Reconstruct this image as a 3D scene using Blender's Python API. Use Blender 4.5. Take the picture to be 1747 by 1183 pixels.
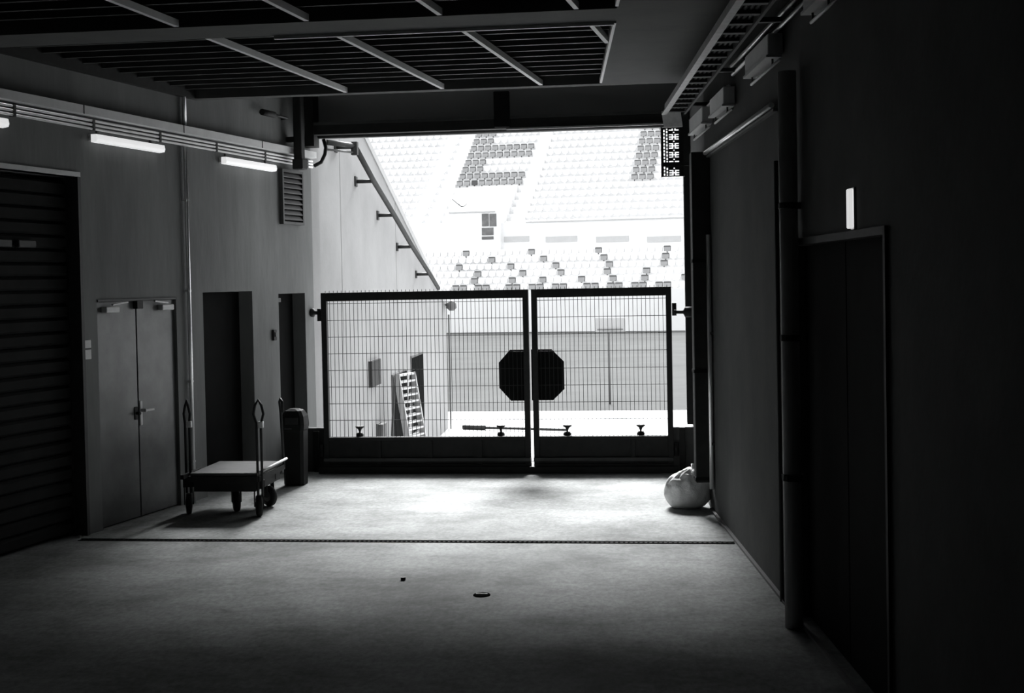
import bpy, math, random
from mathutils import Matrix, Vector
random.seed(7)
for o in list(bpy.data.objects): bpy.data.objects.remove(o)
S = bpy.context.scene
COL = S.collection

# ------------------------------------------------------------------ camera
W, H, F = 1747, 1183, 2200.0
YAW, PIT, ROLL, EYE, HOR = math.radians(6.8), math.radians(1.5), math.radians(1.1), 2.15, 479.0
PPY = HOR + F * math.tan(PIT)
fw = Vector((-math.sin(YAW) * math.cos(PIT), math.cos(YAW) * math.cos(PIT), -math.sin(PIT)))
rt0 = Vector((math.cos(YAW), math.sin(YAW), 0)); up0 = rt0.cross(fw)
cr, sr = math.cos(ROLL), math.sin(ROLL)
rt = cr * rt0 - sr * up0; up = sr * rt0 + cr * up0
cd = bpy.data.cameras.new('camera'); cam = bpy.data.objects.new('camera', cd); COL.objects.link(cam)
cam.matrix_world = Matrix(((rt.x, up.x, -fw.x, 0), (rt.y, up.y, -fw.y, 0), (rt.z, up.z, -fw.z, EYE), (0, 0, 0, 1)))
cd.sensor_fit = 'HORIZONTAL'; cd.sensor_width = 36; cd.lens = 36 * F / W
cd.shift_y = -(H / 2 - PPY) / W; cd.clip_end = 500; cd.clip_start = 0.05
S.camera = cam

# ------------------------------------------------------------------ sky and exposure
SKY = 2.5
wd = bpy.data.worlds.new('overcast'); S.world = wd; wd.use_nodes = True
wn = wd.node_tree.nodes; wl = wd.node_tree.links
bg = wn['Background']; bg.inputs['Strength'].default_value = SKY
tc = wn.new('ShaderNodeTexCoord'); nz = wn.new('ShaderNodeTexNoise'); nz.inputs['Scale'].default_value = 2.0
rp = wn.new('ShaderNodeValToRGB')
rp.color_ramp.elements[0].color = (.90, .93, .96, 1); rp.color_ramp.elements[1].color = (.98, .99, 1, 1)
wl.new(tc.outputs['Generated'], nz.inputs['Vector']); wl.new(nz.outputs['Fac'], rp.inputs['Fac']); wl.new(rp.outputs['Color'], bg.inputs['Color'])
# bright haze: the sun shines as a wide soft disc through thin cloud, high beyond the gate
SUN_E, SUN_EL, SUN_AZ, SUN_W = 17.0, 36.5, -5.0, 23.0
sd = bpy.data.lights.new('hazy_sun', 'SUN'); sd.energy = SUN_E; sd.angle = math.radians(SUN_W); sd.color = (.98, .99, 1)
so_ = bpy.data.objects.new('hazy_sun', sd); COL.objects.link(so_); so_.location = (0, 60, 60)
so_.rotation_euler = (math.radians(-(90 - SUN_EL)), 0, math.radians(-SUN_AZ))
vs = S.view_settings
S.display_settings.display_device = 'sRGB'
vs.view_transform = 'Standard'; vs.look = 'None'; vs.gamma = 1; vs.use_curve_mapping = False
vs.exposure = 0.0

# ------------------------------------------------------------------ pixel helpers (a pixel gives a direction, a surface the distance)
def ray(px, py): return fw + rt * ((px - W / 2) / F) + up * ((PPY - py) / F)
def onz(px, py, z=0.0):
    d = ray(px, py); t = (z - EYE) / d.z; return Vector((d.x * t, d.y * t, z))
def onpl(px, py, p, n):
    d = ray(px, py); t = (n[0] * p[0] + n[1] * p[1]) / (n[0] * d.x + n[1] * d.y)
    return Vector((d.x * t, d.y * t, EYE + d.z * t))
def proj(p):
    v = Vector(p) - Vector((0, 0, EYE)); z = v.dot(fw)
    return W / 2 + F * v.dot(rt) / z, PPY - F * v.dot(up) / z

# ------------------------------------------------------------------ materials
def mat(name, g, rough=.8, var=.12, scale=6, bump=.0, metal=0.0, spec=.3, stretch=(1, 1, 1), tint=(1, 1, 1), emit=0):
    m = bpy.data.materials.new(name); m.use_nodes = True
    nt = m.node_tree; b = nt.nodes['Principled BSDF']
    t = nt.nodes.new('ShaderNodeTexCoord'); mp = nt.nodes.new('ShaderNodeMapping'); mp.inputs['Scale'].default_value = stretch
    n = nt.nodes.new('ShaderNodeTexNoise'); n.inputs['Scale'].default_value = scale; n.inputs['Detail'].default_value = 6
    n.inputs['Roughness'].default_value = .65
    r = nt.nodes.new('ShaderNodeValToRGB')
    lo, hi = g * (1 - var), min(1, g * (1 + var))
    r.color_ramp.elements[0].position = .3; r.color_ramp.elements[1].position = .72
    r.color_ramp.elements[0].color = (lo * tint[0], lo * tint[1], lo * tint[2], 1)
    r.color_ramp.elements[1].color = (hi * tint[0], hi * tint[1], hi * tint[2], 1)
    L = nt.links.new
    L(t.outputs['Object'], mp.inputs['Vector']); L(mp.outputs['Vector'], n.inputs['Vector']); L(n.outputs['Fac'], r.inputs['Fac'])
    L(r.outputs['Color'], b.inputs['Base Color'])
    b.inputs['Roughness'].default_value = rough; b.inputs['Metallic'].default_value = metal
    b.inputs['Specular IOR Level'].default_value = spec
    if bump:
        bp = nt.nodes.new('ShaderNodeBump'); bp.inputs['Strength'].default_value = bump; bp.inputs['Distance'].default_value = .01
        n2 = nt.nodes.new('ShaderNodeTexNoise'); n2.inputs['Scale'].default_value = scale * 12; n2.inputs['Detail'].default_value = 4
        L(mp.outputs['Vector'], n2.inputs['Vector']); L(n2.outputs['Fac'], bp.inputs['Height']); L(bp.outputs['Normal'], b.inputs['Normal'])
    if emit:
        L(r.outputs['Color'], b.inputs['Emission Color']); b.inputs['Emission Strength'].default_value = emit
    return m

T = (.975, 1, .99)
M = {
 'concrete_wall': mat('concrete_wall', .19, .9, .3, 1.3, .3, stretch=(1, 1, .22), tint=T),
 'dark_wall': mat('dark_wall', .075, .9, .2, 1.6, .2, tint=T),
 'ceiling': mat('ceiling_paint', .06, .9, .15, 2, .1, tint=T),
 'beam': mat('beam_paint', .08, .85, .12, 3, .1, tint=T),
 'slat': mat('slat_metal', .06, .6, .1, 8, tint=T),
 'rib': mat('rib_white', .82, .6, .05, 8),
 'black': mat('black_steel', .028, .65, .25, 10, tint=T, spec=.2),
 'black2': mat('black_recess', .012, .9, .2, 5, tint=T, spec=.1),
 'darkgrey': mat('dark_grey_steel', .07, .6, .2, 7, tint=T),
 'steel': mat('galvanised_steel', .5, .5, .18, 14, .05, metal=.3),
 'trunk': mat('trunking_grey', .72, .6, .08, 5),
 'white_pipe': mat('white_pipe', .9, .32, .04, 10, metal=.7),
 'door_metal': mat('door_metal', .13, .42, .35, 2.2, .05, metal=.35, tint=T, spec=.4),
 'door_dark': mat('door_dark', .008, .8, .2, 4, tint=T, spec=.04),
 'plate': mat('bright_plate', .7, .5, .06, 8),
 'diffuser': mat('lamp_diffuser', .8, .6, .03, 8, emit=.8),
 'housing': mat('lamp_housing', .85, .6, .06, 8),
 'plastic': mat('dark_plastic', .015, .6, .2, 6, tint=T, spec=.08),
 'rubber': mat('rubber', .02, .8, .2, 10, tint=T),
 'ply': mat('cart_ply', .1, .8, .25, 5, .1, stretch=(1, 6, 1)),
 'sack': mat('woven_sack', .85, .85, .08, 6, .4),
 'sack_dark': mat('sack_print', .12, .85, .2, 6),
 'out_conc': mat('outdoor_concrete', .24, .9, .1, 1.1, .2),
 'coping': mat('coping_concrete', .3, .9, .06, 2, .1),
 'apron': mat('apron_concrete', .55, .9, .06, .6, .1),
 'turf': mat('pitch_turf', .1, .95, .1, .35, .2, spec=0, tint=(.99, 1, .99)),
 'terrace': mat('terrace_white', .67, .85, .03, .8),
 'panel_pale': mat('parapet_panel', .42, .85, .05, 2),
 'seat_white': mat('seat_white', .67, .6, .04, 3),
 'seat_grey': mat('seat_grey', .25, .6, .1, 3),
 'seat_grey_shaded': mat('seat_grey_shaded', .1, .6, .1, 3),  # backrest grey, shadow under the seat lip put into the colour
 'seat_darkest': mat('seat_darkest', .06, .6, .1, 3),
 'glass_dark': mat('window_dark', .11, .3, .35, 3),
 'alu': mat('aluminium', .42, .4, .08, 9, metal=.3),
 'pipe_grey': mat('pipe_grey', .5, .6, .1, 5),
 'cabinet': mat('cabinet_paint', .05, .8, .1, 5, spec=.05),
 'roller': mat('roller_paint', .03, .8, .2, 4, tint=T, spec=.05),
 'board_pale': mat('board_pale', .3, .7, .05, 4),
 'wire': mat('wire_dark', .04, .7, .1, 8, spec=.1),
 'shade': mat('matt_black', .012, .9, .2, 3, tint=T, spec=0),
 'box_grey': mat('cabinet_grey', .09, .6, .1, 5),
}
# floor: stained power-floated concrete with tyre scuffs
def floor_mat():
    m = bpy.data.materials.new('tunnel_concrete'); m.use_nodes = True
    nt = m.node_tree; b = nt.nodes['Principled BSDF']; L = nt.links.new
    t = nt.nodes.new('ShaderNodeTexCoord')
    def noise(scale, st, det=8):
        mp = nt.nodes.new('ShaderNodeMapping'); mp.inputs['Scale'].default_value = st
        n = nt.nodes.new('ShaderNodeTexNoise'); n.inputs['Scale'].default_value = scale; n.inputs['Detail'].default_value = det
        n.inputs['Roughness'].default_value = .7
        L(t.outputs['Object'], mp.inputs['Vector']); L(mp.outputs['Vector'], n.inputs['Vector']); return n
    a = noise(1.0, (.8, .8, 1)); r1 = nt.nodes.new('ShaderNodeValToRGB')
    r1.color_ramp.elements[0].position = .34; r1.color_ramp.elements[1].position = .6
    r1.color_ramp.elements[0].color = (.19, .195, .19, 1); r1.color_ramp.elements[1].color = (.40, .41, .405, 1)
    L(a.outputs['Fac'], r1.inputs['Fac'])
    c = noise(26, (1, .6, 1)); r2 = nt.nodes.new('ShaderNodeValToRGB')
    r2.color_ramp.elements[0].position = .3; r2.color_ramp.elements[1].position = .65
    r2.color_ramp.elements[0].color = (.62, .62, .62, 1); r2.color_ramp.elements[1].color = (1, 1, 1, 1)
    L(c.outputs['Fac'], r2.inputs['Fac'])
    d = noise(1.6, (.7, 1.5, 1)); r3 = nt.nodes.new('ShaderNodeValToRGB')
    r3.color_ramp.elements[0].position = .28; r3.color_ramp.elements[1].position = .5
    r3.color_ramp.elements[0].color = (.55, .55, .55, 1); r3.color_ramp.elements[1].color = (1, 1, 1, 1)
    L(d.outputs['Fac'], r3.inputs['Fac'])
    m1 = nt.nodes.new('ShaderNodeMixRGB'); m1.blend_type = 'MULTIPLY'; m1.inputs[0].default_value = 1
    m2 = nt.nodes.new('ShaderNodeMixRGB'); m2.blend_type = 'MULTIPLY'; m2.inputs[0].default_value = .8
    L(r1.outputs['Color'], m1.inputs[1]); L(r2.outputs['Color'], m1.inputs[2])
    L(m1.outputs['Color'], m2.inputs[1]); L(r3.outputs['Color'], m2.inputs[2]); L(m2.outputs['Color'], b.inputs['Base Color'])
    b.inputs['Roughness'].default_value = .85; b.inputs['Specular IOR Level'].default_value = .12
    bp = nt.nodes.new('ShaderNodeBump'); bp.inputs['Strength'].default_value = .25; bp.inputs['Distance'].default_value = .01
    L(c.outputs['Fac'], bp.inputs['Height']); L(bp.outputs['Normal'], b.inputs['Normal'])
    return m
M['floor'] = floor_mat()

# ------------------------------------------------------------------ mesh helpers
class MB:
    def __init__(s): s.v = []; s.f = []; s.mi = []; s.cur = 0
    def _a(s, vs_, fs):
        k = len(s.v); s.v += [tuple(v) for v in vs_]; s.f += [tuple(i + k for i in f) for f in fs]; s.mi += [s.cur] * len(fs); return s
    def box(s, x0, x1, y0, y1, z0, z1):
        return s._a([(x0, y0, z0), (x1, y0, z0), (x1, y1, z0), (x0, y1, z0), (x0, y0, z1), (x1, y0, z1), (x1, y1, z1), (x0, y1, z1)],
                    [(3, 2, 1, 0), (4, 5, 6, 7), (0, 1, 5, 4), (1, 2, 6, 5), (2, 3, 7, 6), (3, 0, 4, 7)])
    def bbox(s, x0, x1, y0, y1, z0, z1, b=.006):
        # box with chamfered vertical and horizontal edges (24-vertex chamfer)
        X, Y, Z = (x0, x1), (y0, y1), (z0, z1); k = len(s.v); idx = {}
        vv = []
        for i in (0, 1):
            for j in (0, 1):
                for l in (0, 1):
                    sx, sy, sz = (1, -1)[i], (1, -1)[j], (1, -1)[l]
                    for ax in range(3):
                        p = [X[i] + sx * b, Y[j] + sy * b, Z[l] + sz * b]; p[ax] = (X[i], Y[j], Z[l])[ax]
                        idx[(i, j, l, ax)] = len(vv); vv.append(tuple(p))
        fs = []
        q = lambda *a: fs.append(tuple(idx[t] for t in a))
        for e in (0, 1):
            r = 1 if e else -1
            def o(lst): fs.append(tuple(idx[t] for t in (lst if r > 0 else lst[::-1])))
            o([(e, 0, 0, 0), (e, 1, 0, 0), (e, 1, 1, 0), (e, 0, 1, 0)])
            o([(0, e, 0, 1), (0, e, 1, 1), (1, e, 1, 1), (1, e, 0, 1)])
            o([(0, 0, e, 2), (1, 0, e, 2), (1, 1, e, 2), (0, 1, e, 2)])
        for a in (0, 1):
            for c in (0, 1):
                q((a, c, 0, 0), (a, c, 1, 0), (a, c, 1, 1), (a, c, 0, 1))
                q((a, 0, c, 0), (a, 1, c, 0), (a, 1, c, 2), (a, 0, c, 2))
                q((0, a, c, 1), (1, a, c, 1), (1, a, c, 2), (0, a, c, 2))
                for d in (0, 1): q((a, c, d, 0), (a, c, d, 1), (a, c, d, 2))
        return s._a(vv, fs)
    def hexa(s, b4, t4):
        return s._a(list(b4) + list(t4), [(3, 2, 1, 0), (4, 5, 6, 7), (0, 1, 5, 4), (1, 2, 6, 5), (2, 3, 7, 6), (3, 0, 4, 7)])
    def prism(s, poly, off):
        n = len(poly); off = Vector(off); a = [Vector(p) for p in poly]; b = [p + off for p in a]
        return s._a(a + b, [tuple(range(n - 1, -1, -1)), tuple(range(n, 2 * n))] + [(i, (i + 1) % n, n + (i + 1) % n, n + i) for i in range(n)])
    def tube(s, pts, r, n=8, cap=True):
        P = [Vector(p) for p in pts]; rr = r if isinstance(r, (list, tuple)) else [r] * len(P)
        k = len(s.v); prev = None; vv = []; fs = []
        for i, p in enumerate(P):
            d = (P[min(i + 1, len(P) - 1)] - P[max(i - 1, 0)]).normalized()
            if prev is None: a = d.orthogonal().normalized()
            else: a = (prev - d * prev.dot(d)).normalized()
            prev = a; b = d.cross(a)
            for j in range(n):
                t = 2 * math.pi * j / n; vv.append(p + (a * math.cos(t) + b * math.sin(t)) * rr[i])
        for i in range(len(P) - 1):
            for j in range(n):
                fs.append((i * n + j, i * n + (j + 1) % n, (i + 1) * n + (j + 1) % n, (i + 1) * n + j))
        if cap: fs += [tuple(range(n - 1, -1, -1)), tuple(range((len(P) - 1) * n, len(P) * n))]
        return s._a(vv, fs)
    def bar(s, p, q, w, h, upv=(0, 0, 1)):
        p, q = Vector(p), Vector(q); d = (q - p).normalized(); u = Vector(upv); sd = d.cross(u).normalized(); u = sd.cross(d)
        c = [(-1, -1), (1, -1), (1, 1), (-1, 1)]
        return s.hexa([p + sd * w / 2 * a + u * h / 2 * b for a, b in c], [q + sd * w / 2 * a + u * h / 2 * b for a, b in c])
    def lathe(s, prof, c=(0, 0, 0), n=20, ax=2):
        vv = []; fs = []; m = len(prof)
        for (r, z) in prof:
            for j in range(n):
                t = 2 * math.pi * j / n; p = [r * math.cos(t), r * math.sin(t), z]
                if ax == 0: p = [z, p[0], p[1]]
                if ax == 1: p = [p[1], z, p[0]]
                vv.append(tuple(p[i] + c[i] for i in range(3)))
        for i in range(m - 1):
            for j in range(n): fs.append((i * n + j, i * n + (j + 1) % n, (i + 1) * n + (j + 1) % n, (i + 1) * n + j))
        fs += [tuple(range(n - 1, -1, -1)), tuple(range((m - 1) * n, m * n))]
        return s._a(vv, fs)
    def mesh(s, name, mats, smooth=False):
        me = bpy.data.meshes.new(name); me.from_pydata(s.v, [], s.f); me.update()
        for m in (mats if isinstance(mats, (list, tuple)) else [mats]): me.materials.append(M[m] if isinstance(m, str) else m)
        if any(s.mi): me.polygons.foreach_set('material_index', s.mi)
        import bmesh
        bm = bmesh.new(); bm.from_mesh(me); bmesh.ops.recalc_face_normals(bm, faces=bm.faces); bm.to_mesh(me); bm.free()
        if smooth:
            me.polygons.foreach_set('use_smooth', [len(p.vertices) == 4 for p in me.polygons])
        return me
    def build(s, name, mats, parent=None, smooth=False, at=None, rz=0):
        o = bpy.data.objects.new(name, s.mesh(name, mats, smooth)); COL.objects.link(o)
        if parent is not None: o.parent = parent
        if at is not None: o.location = at
        o.rotation_euler.z = rz
        return o

def tag(o, label, cat, group=None):
    o['label'] = label; o['category'] = cat
    if group: o['group'] = group
    return o
def struct(o, label=None):
    o['kind'] = 'structure'
    if label: o['label'] = label
    return o
class Fr:      # a wall frame: x out of the wall, y along it, z up
    def __init__(s, org, rz): s.o = Vector((org[0], org[1], 0)); s.rz = rz; s.x = Vector((math.cos(rz), math.sin(rz), 0)); s.y = Vector((-math.sin(rz), math.cos(rz), 0))
    def w(s, x, y, z): return s.o + s.x * x + s.y * y + Vector((0, 0, z))
    def px(s, a, b, out=0.0):           # pixel -> (y along, z) on the plane 'out' metres off the wall
        p = onpl(a, b, s.o + s.x * out, s.x); q = p - s.o - s.x * out; return q.dot(s.y), p.z
WORLD = Fr((0, 0), 0)
def empty(name, fr=WORLD, p=(0, 0, 0)):
    o = bpy.data.objects.new(name, None); COL.objects.link(o); o.location = fr.w(*p); o.rotation_euler.z = fr.rz; o.empty_display_size = .1; return o
def thing(name, label, cat, fr=WORLD, p=(0, 0, 0), group=None): return tag(empty(name, fr, p), label, cat, group)

AL = math.radians(10.46)
LW = Fr((-4.68, 12.629), -AL)                                    # left wall, y runs away from the camera
BR = math.radians(6.0)
RW = Fr((.46, 11.38), math.atan2(-math.sin(BR), -math.cos(BR)))  # x = out of the wall, y = toward the camera
YP = 15.16                                                       # the portal
YG = 14.317                                                      # the gate
ZC = 4.03                                                        # underside of ceiling beams
GZ = -1.05                                                       # ground outside
def xl(y): return LW.o.x + (y - LW.o.y) * math.tan(AL)
def xr(y): return RW.o.x - (y - RW.o.y) * math.tan(BR)

# ------------------------------------------------------------------ the setting: tunnel
b = MB(); b.prism([(-9.5, -5, 0), (3.5, -5, 0), (3.5, YP + .05, 0), (-9.5, YP + .05, 0)], (0, 0, -.35))
fl = struct(b.build('floor', 'floor'), 'stained concrete tunnel floor')
b = MB()
ys = [(-17.9, -5.6, None), (-5.6, -2.0, 3.12), (-2.0, -1.757, None), (-1.757, -.47, 2.05), (-.47, .03, None), (.03, 1.06, 2.09), (1.06, 1.67, None), (1.67, 2.34, 2.05), (2.34, 2.575, None)]
for a, c, h in ys: b.box(-.4, 0, a, c, 0 if h is None else h, 4.75)
b.box(-.4, -.3, -5.6, 2.4, 0, 3.2)
lw = struct(b.build('wall_left', 'concrete_wall', at=LW.w(0, 0, 0), rz=LW.rz), 'bare concrete tunnel wall with doors')
b = MB()
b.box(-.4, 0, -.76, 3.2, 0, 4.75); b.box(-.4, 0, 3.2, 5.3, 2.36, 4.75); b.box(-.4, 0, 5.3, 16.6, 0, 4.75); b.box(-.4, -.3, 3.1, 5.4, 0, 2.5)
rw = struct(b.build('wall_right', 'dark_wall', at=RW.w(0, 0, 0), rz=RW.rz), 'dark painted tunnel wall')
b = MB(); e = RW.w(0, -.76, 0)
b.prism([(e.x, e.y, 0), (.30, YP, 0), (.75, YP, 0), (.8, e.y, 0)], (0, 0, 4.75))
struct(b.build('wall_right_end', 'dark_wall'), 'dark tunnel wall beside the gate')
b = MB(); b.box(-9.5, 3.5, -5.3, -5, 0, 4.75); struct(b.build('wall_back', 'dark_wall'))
b = MB(); b.box(-9.5, 3.5, -5.3, YP + .3, 4.75, 5.05); b.box(-9.5, 3.5, -5.3, 12.49, 4.4, 4.75)
ce = struct(b.build('ceiling', 'ceiling'), 'dark concrete ceiling slab above metal grids')
b = MB()
b.box(-14, xl(YP) , YP, YP + .35, GZ, 7); b.box(.30, 10, YP, YP + .35, GZ, 7); b.box(xl(YP), .30, YP, YP + .35, 3.93, 7); b.box(xl(YP), .30, YP, YP + .35, GZ, -.0)
struct(b.build('wall_portal', 'out_conc'), 'concrete stand front around the tunnel mouth')
# beams and soffits of the ceiling
def cedge(y): return -.339 - (y - 9.49) * math.tan(math.radians(4.66))
for (y0, y1) in ((9.05, 9.5), (5.6, 6.05), (2.15, 2.6), (12.49, 12.62)):
    MB().prism([(xl(y0), y0, ZC), (cedge(y0) , y0, ZC), (cedge(y1), y1, ZC), (xl(y1), y1, ZC)], (0, 0, .4)).build('beam', 'beam', ce)
MB().prism([(xl(-5), -5, ZC), (xl(-5) + .07, -5, ZC), (xl(12.49) + .07, 12.49, ZC), (xl(12.49), 12.49, ZC)], (0, 0, .4)).build('ledger', 'black', ce)
MB().prism([(cedge(-5), -5, ZC), (xr(-5), -5, ZC), (xr(12.62), 12.62, ZC), (cedge(12.62), 12.62, ZC)], (0, 0, .4)).build('soffit', 'beam', ce)
# slats and ribs, one by one
for (y0, y1) in ((9.5, 12.49), (6.05, 9.05)):
    k = 0
    y = y0 + .12
    while y < y1 - .05:
        MB().box(xl(y) + .01, cedge(y) - .01, y - .014, y + .014, ZC + .07, ZC + .12).build('slat', 'slat', ce); y += .27
    sl = math.tan(math.radians(6.45))
    for i in range(-3, 4):
        xa = -.45 - (i) * .967 + 0.0
        x0 = xa + (y0 - 9.5) * sl - .083; x1 = xa + (y1 - 9.5) * sl - .083
        ya, yb = y0, y1
        p = [(x0, ya), (x1, yb)]
        # clip against the two sides
        def cl(y): return xa + (y - 9.5) * sl - .083
        yy = [y0 + (y1 - y0) * t / 60 for t in range(61)]
        ok = [y for y in yy if xl(y) + .03 < cl(y) < cedge(y) - .01]
        if len(ok) < 3: continue
        a, c = ok[0], ok[-1]
        MB().bar((cl(a), a, ZC + .03), (cl(c), c, ZC + .03), .036, .05).build('rib', 'rib', ce)
    MB().bar((cedge(y0) + .004, y0, ZC + .01), (cedge(y1) + .004, y1 - .12, ZC + .01), .022, .045).build('edge_strip', 'rib', ce)
MB().bar((-2.9, 9.512, ZC), (cedge(9.5), 9.512, ZC), .026, .05).build('edge_strip', 'rib', ce)

# lintel and roller shutter housing over the gate
b = MB(); b.box(xl(YP) - .02, .3, YP - .06, YP, 3.93, 4.75)
struct(b.build('trim_1', 'apron'), 'concrete lintel over the gate opening')
t = thing('shutter_housing', 'black rolled up shutter housing under the lintel above the gate', 'shutter', WORLD, (-1.9, YP - .06, 3.88))
MB().box(-2.15, 2.12, -.34, 0, .02, .15).build('casing', 'black', t)
b = MB(); b.tube([(-2.15, -.17, .04), (2.12, -.17, .04)], .05, 10); b.build('curtain_roll', 'black', t, True)
MB().box(-2.15, 2.12, -.36, -.34, .13, .16).build('flange', 'darkgrey', t)
MB().bbox(-.02, .16, -.40, -.34, .03, .44).build('centre_bracket', 'black2', t)
MB().box(.12, 2.1, -.37, -.35, .0, .02).build('bottom_bar', 'steel', t)

# ------------------------------------------------------------------ doors on the left wall (recessed)
def leafbox(y0, y1, z1, x=-.10, th=.045, z0=.01): return MB().bbox(x - th, x, y0, y1, z0, z1, .004)
d1 = struct(empty('door_1', LW, (0, -1.114, 0)), 'scuffed grey metal double door with closers')
for y0, y1 in ((-.64, -.008), (.008, .641)):
    lf = leafbox(y0, y1, 2.03, -.03).build('door_leaf', 'door_metal', d1)
    s = 1 if y0 > 0 else -1
    cy = y0 + .1 if s < 0 else y1 - .28
    MB().bbox(-.03, .03, cy, cy + .2, 1.93, 1.985).build('closer_body', 'plate', lf)
    MB().bar((.02, cy + .1, 2.0), (.03, cy + (.32 if s < 0 else -.14), 2.02), .02, .012).build('closer_arm', 'steel', lf)
MB().box(-.03, .012, -.64, .641, 2.03, 2.05).build('door_frame', 'darkgrey', d1)
b = MB(); b.tube([(-.03, .035, 1.0), (.03, .035, 1.0)], .016, 10); b.bar((.03, .02, 1.0), (.03, .16, 1.0), .016, .02); b.bbox(-.03, -.02, .015, .055, .86, 1.09, .003)
b.build('lever_handle', 'plate', d1)
b = MB(); b.tube([(-.03, -.045, .98), (.02, -.045, .98)], .014, 10); b.bbox(-.03, -.022, -.07, -.02, .92, 1.04, .003); b.build('lock_plate', 'black', d1)
MB().bbox(-.03, .02, -.05, .05, 1.955, 2.03, .004).build('coordinator_box', 'black', d1)
d2 = struct(empty('door_2', LW, (0, .545, 0)), 'black single door set into the concrete wall')
leafbox(-.51, .51, 2.085, -.16).build('door_leaf', 'door_dark', d2)
b = MB(); b.lathe([(.008, -.16), (.022, -.14), (.026, -.12), (.014, -.105)], (0, -.40, 1.0), 12, 0); b.build('door_knob', 'plate', d2, True)
d3 = struct(empty('door_3', LW, (0, 2.005, 0)), 'narrow black door next to the gate')
leafbox(-.33, .33, 2.045, -.16).build('door_leaf', 'door_dark', d3)
MB().bbox(-.16, -.10, -.27, -.08, 1.95, 2.0, .004).build('closer_body', 'box_grey', d3)
# roller door in the darkness at left
d4 = struct(empty('door_4', LW, (0, -3.8, 0)), 'dark roller door with slats')
for i in range(26):
    z = .02 + i * .118
    MB().prism([(-.14, -1.79, z), (-.11, -1.79, z + .02), (-.11, -1.79, z + .09), (-.14, -1.79, z + .112)], (0, 3.58, 0)).build('slat', 'roller', d4)
b = MB(); b.box(-.10, .02, 1.79, 1.83, 0, 3.12); b.build('guide_rail', 'darkgrey', d4)
b = MB(); b.box(-.10, .02, -1.83, 1.83, 3.12, 3.16); b.build('head_rail', 'trunk', d4)
for k in range(3):
    MB().bbox(-.11, -.06, .5 + k * .3, .72 + k * .3, 2.5, 2.56).build('glass_reflection', 'darkgrey', d4)  # paler bars stand in for faint reflections on the shutter glass
# door on the right wall
d5 = struct(empty('door_5', RW, (0, 4.25, 0)), 'dark double door in the right wall')
for y0, y1 in ((-1.04, -.006), (.006, 1.04)): MB().bbox(-.12, -.07, y0, y1, .01, 2.35, .004).build('door_leaf', 'door_dark', d5)
b = MB(); b.box(-.07, .015, 1.04, 1.075, 0, 2.36); b.box(-.07, .015, -1.075, -1.04, 0, 2.36); b.box(-.07, .015, -1.075, 1.075, 2.33, 2.37); b.build('door_frame', 'black', d5)

# ------------------------------------------------------------------ ground outside, pitch, concrete wing wall
b = MB(); b.box(-70, 70, YP + .35, 33, GZ - .3, GZ); struct(b.build('ground', 'apron'), 'pale concrete apron outside the gate')
SA = math.radians(7.2)
G0 = onz(1000, 566, GZ)
ST = Fr((G0.x, G0.y), -SA)                    # stand frame: x along the rows (u), y deeper into the stand
ga = onz(1000, 701, GZ)
b = MB(); q = [ST.w(-75, -(G0.y - ga.y) * 1.0, 0), ST.w(75, -(G0.y - ga.y), 0), ST.w(75, -.0, 0), ST.w(-75, 0, 0)]
p0 = Vector((-75, ga.y, 0)); p1 = Vector((75, ga.y, 0))
b.prism([(p0.x, p0.y, GZ - .3), (p1.x, p1.y, GZ - .3), (q[2].x, q[2].y, GZ - .3), (q[3].x, q[3].y, GZ - .3)], (0, 0, .31))
struct(b.build('pitch', 'turf'), 'mown grass pitch beyond the gate')
A = Vector((xl(YP), YP, 0)); C = onz(765, 731, GZ)
OW = Fr((A.x, A.y), math.atan2(-(C.x - A.x), C.y - A.y))           # y along the wing wall away from the gate, x out of it
OLEN = (Vector((C.x, C.y, 0)) - A).length
y1, z1 = OW.px(624, 230); y2, z2 = OW.px(693, 376); y3, z3 = OW.px(750, 495)
zs = (z3 - z1) / (y3 - y1)
jy = [0.35, OW.px(582, 400)[0], OW.px(675, 400)[0], OLEN]
ww = struct(empty('wall_wing', OW, (0, 0, 0)), 'pale concrete wing wall with sloping top outside the gate')
zt = lambda y: min(z1 + zs * (y - y1), 6.8)
for a, c in zip(jy[:-1], jy[1:]):
    a2, c2 = a + .012, c - .012
    MB().prism([(0, a2, GZ), (0, c2, GZ), (0, c2, zt(c2) - .12), (0, a2, zt(a2) - .12)], (-.35, 0, 0)).build('wall_panel', 'out_conc', ww)
MB().prism([(-.03, .4, GZ), (-.03, OLEN - .03, GZ), (-.03, OLEN - .03, zt(OLEN) - .15), (-.03, .4, zt(.4) - .15)], (-.29, 0, 0)).build('joint_core', 'box_grey', ww)
MB().prism([(.02, .35, zt(.35) - .12), (.02, OLEN, zt(OLEN) - .12), (.02, OLEN, zt(OLEN)), (.02, .35, zt(.35))], (-.4, 0, 0)).build('coping', 'coping', ww)

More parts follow.
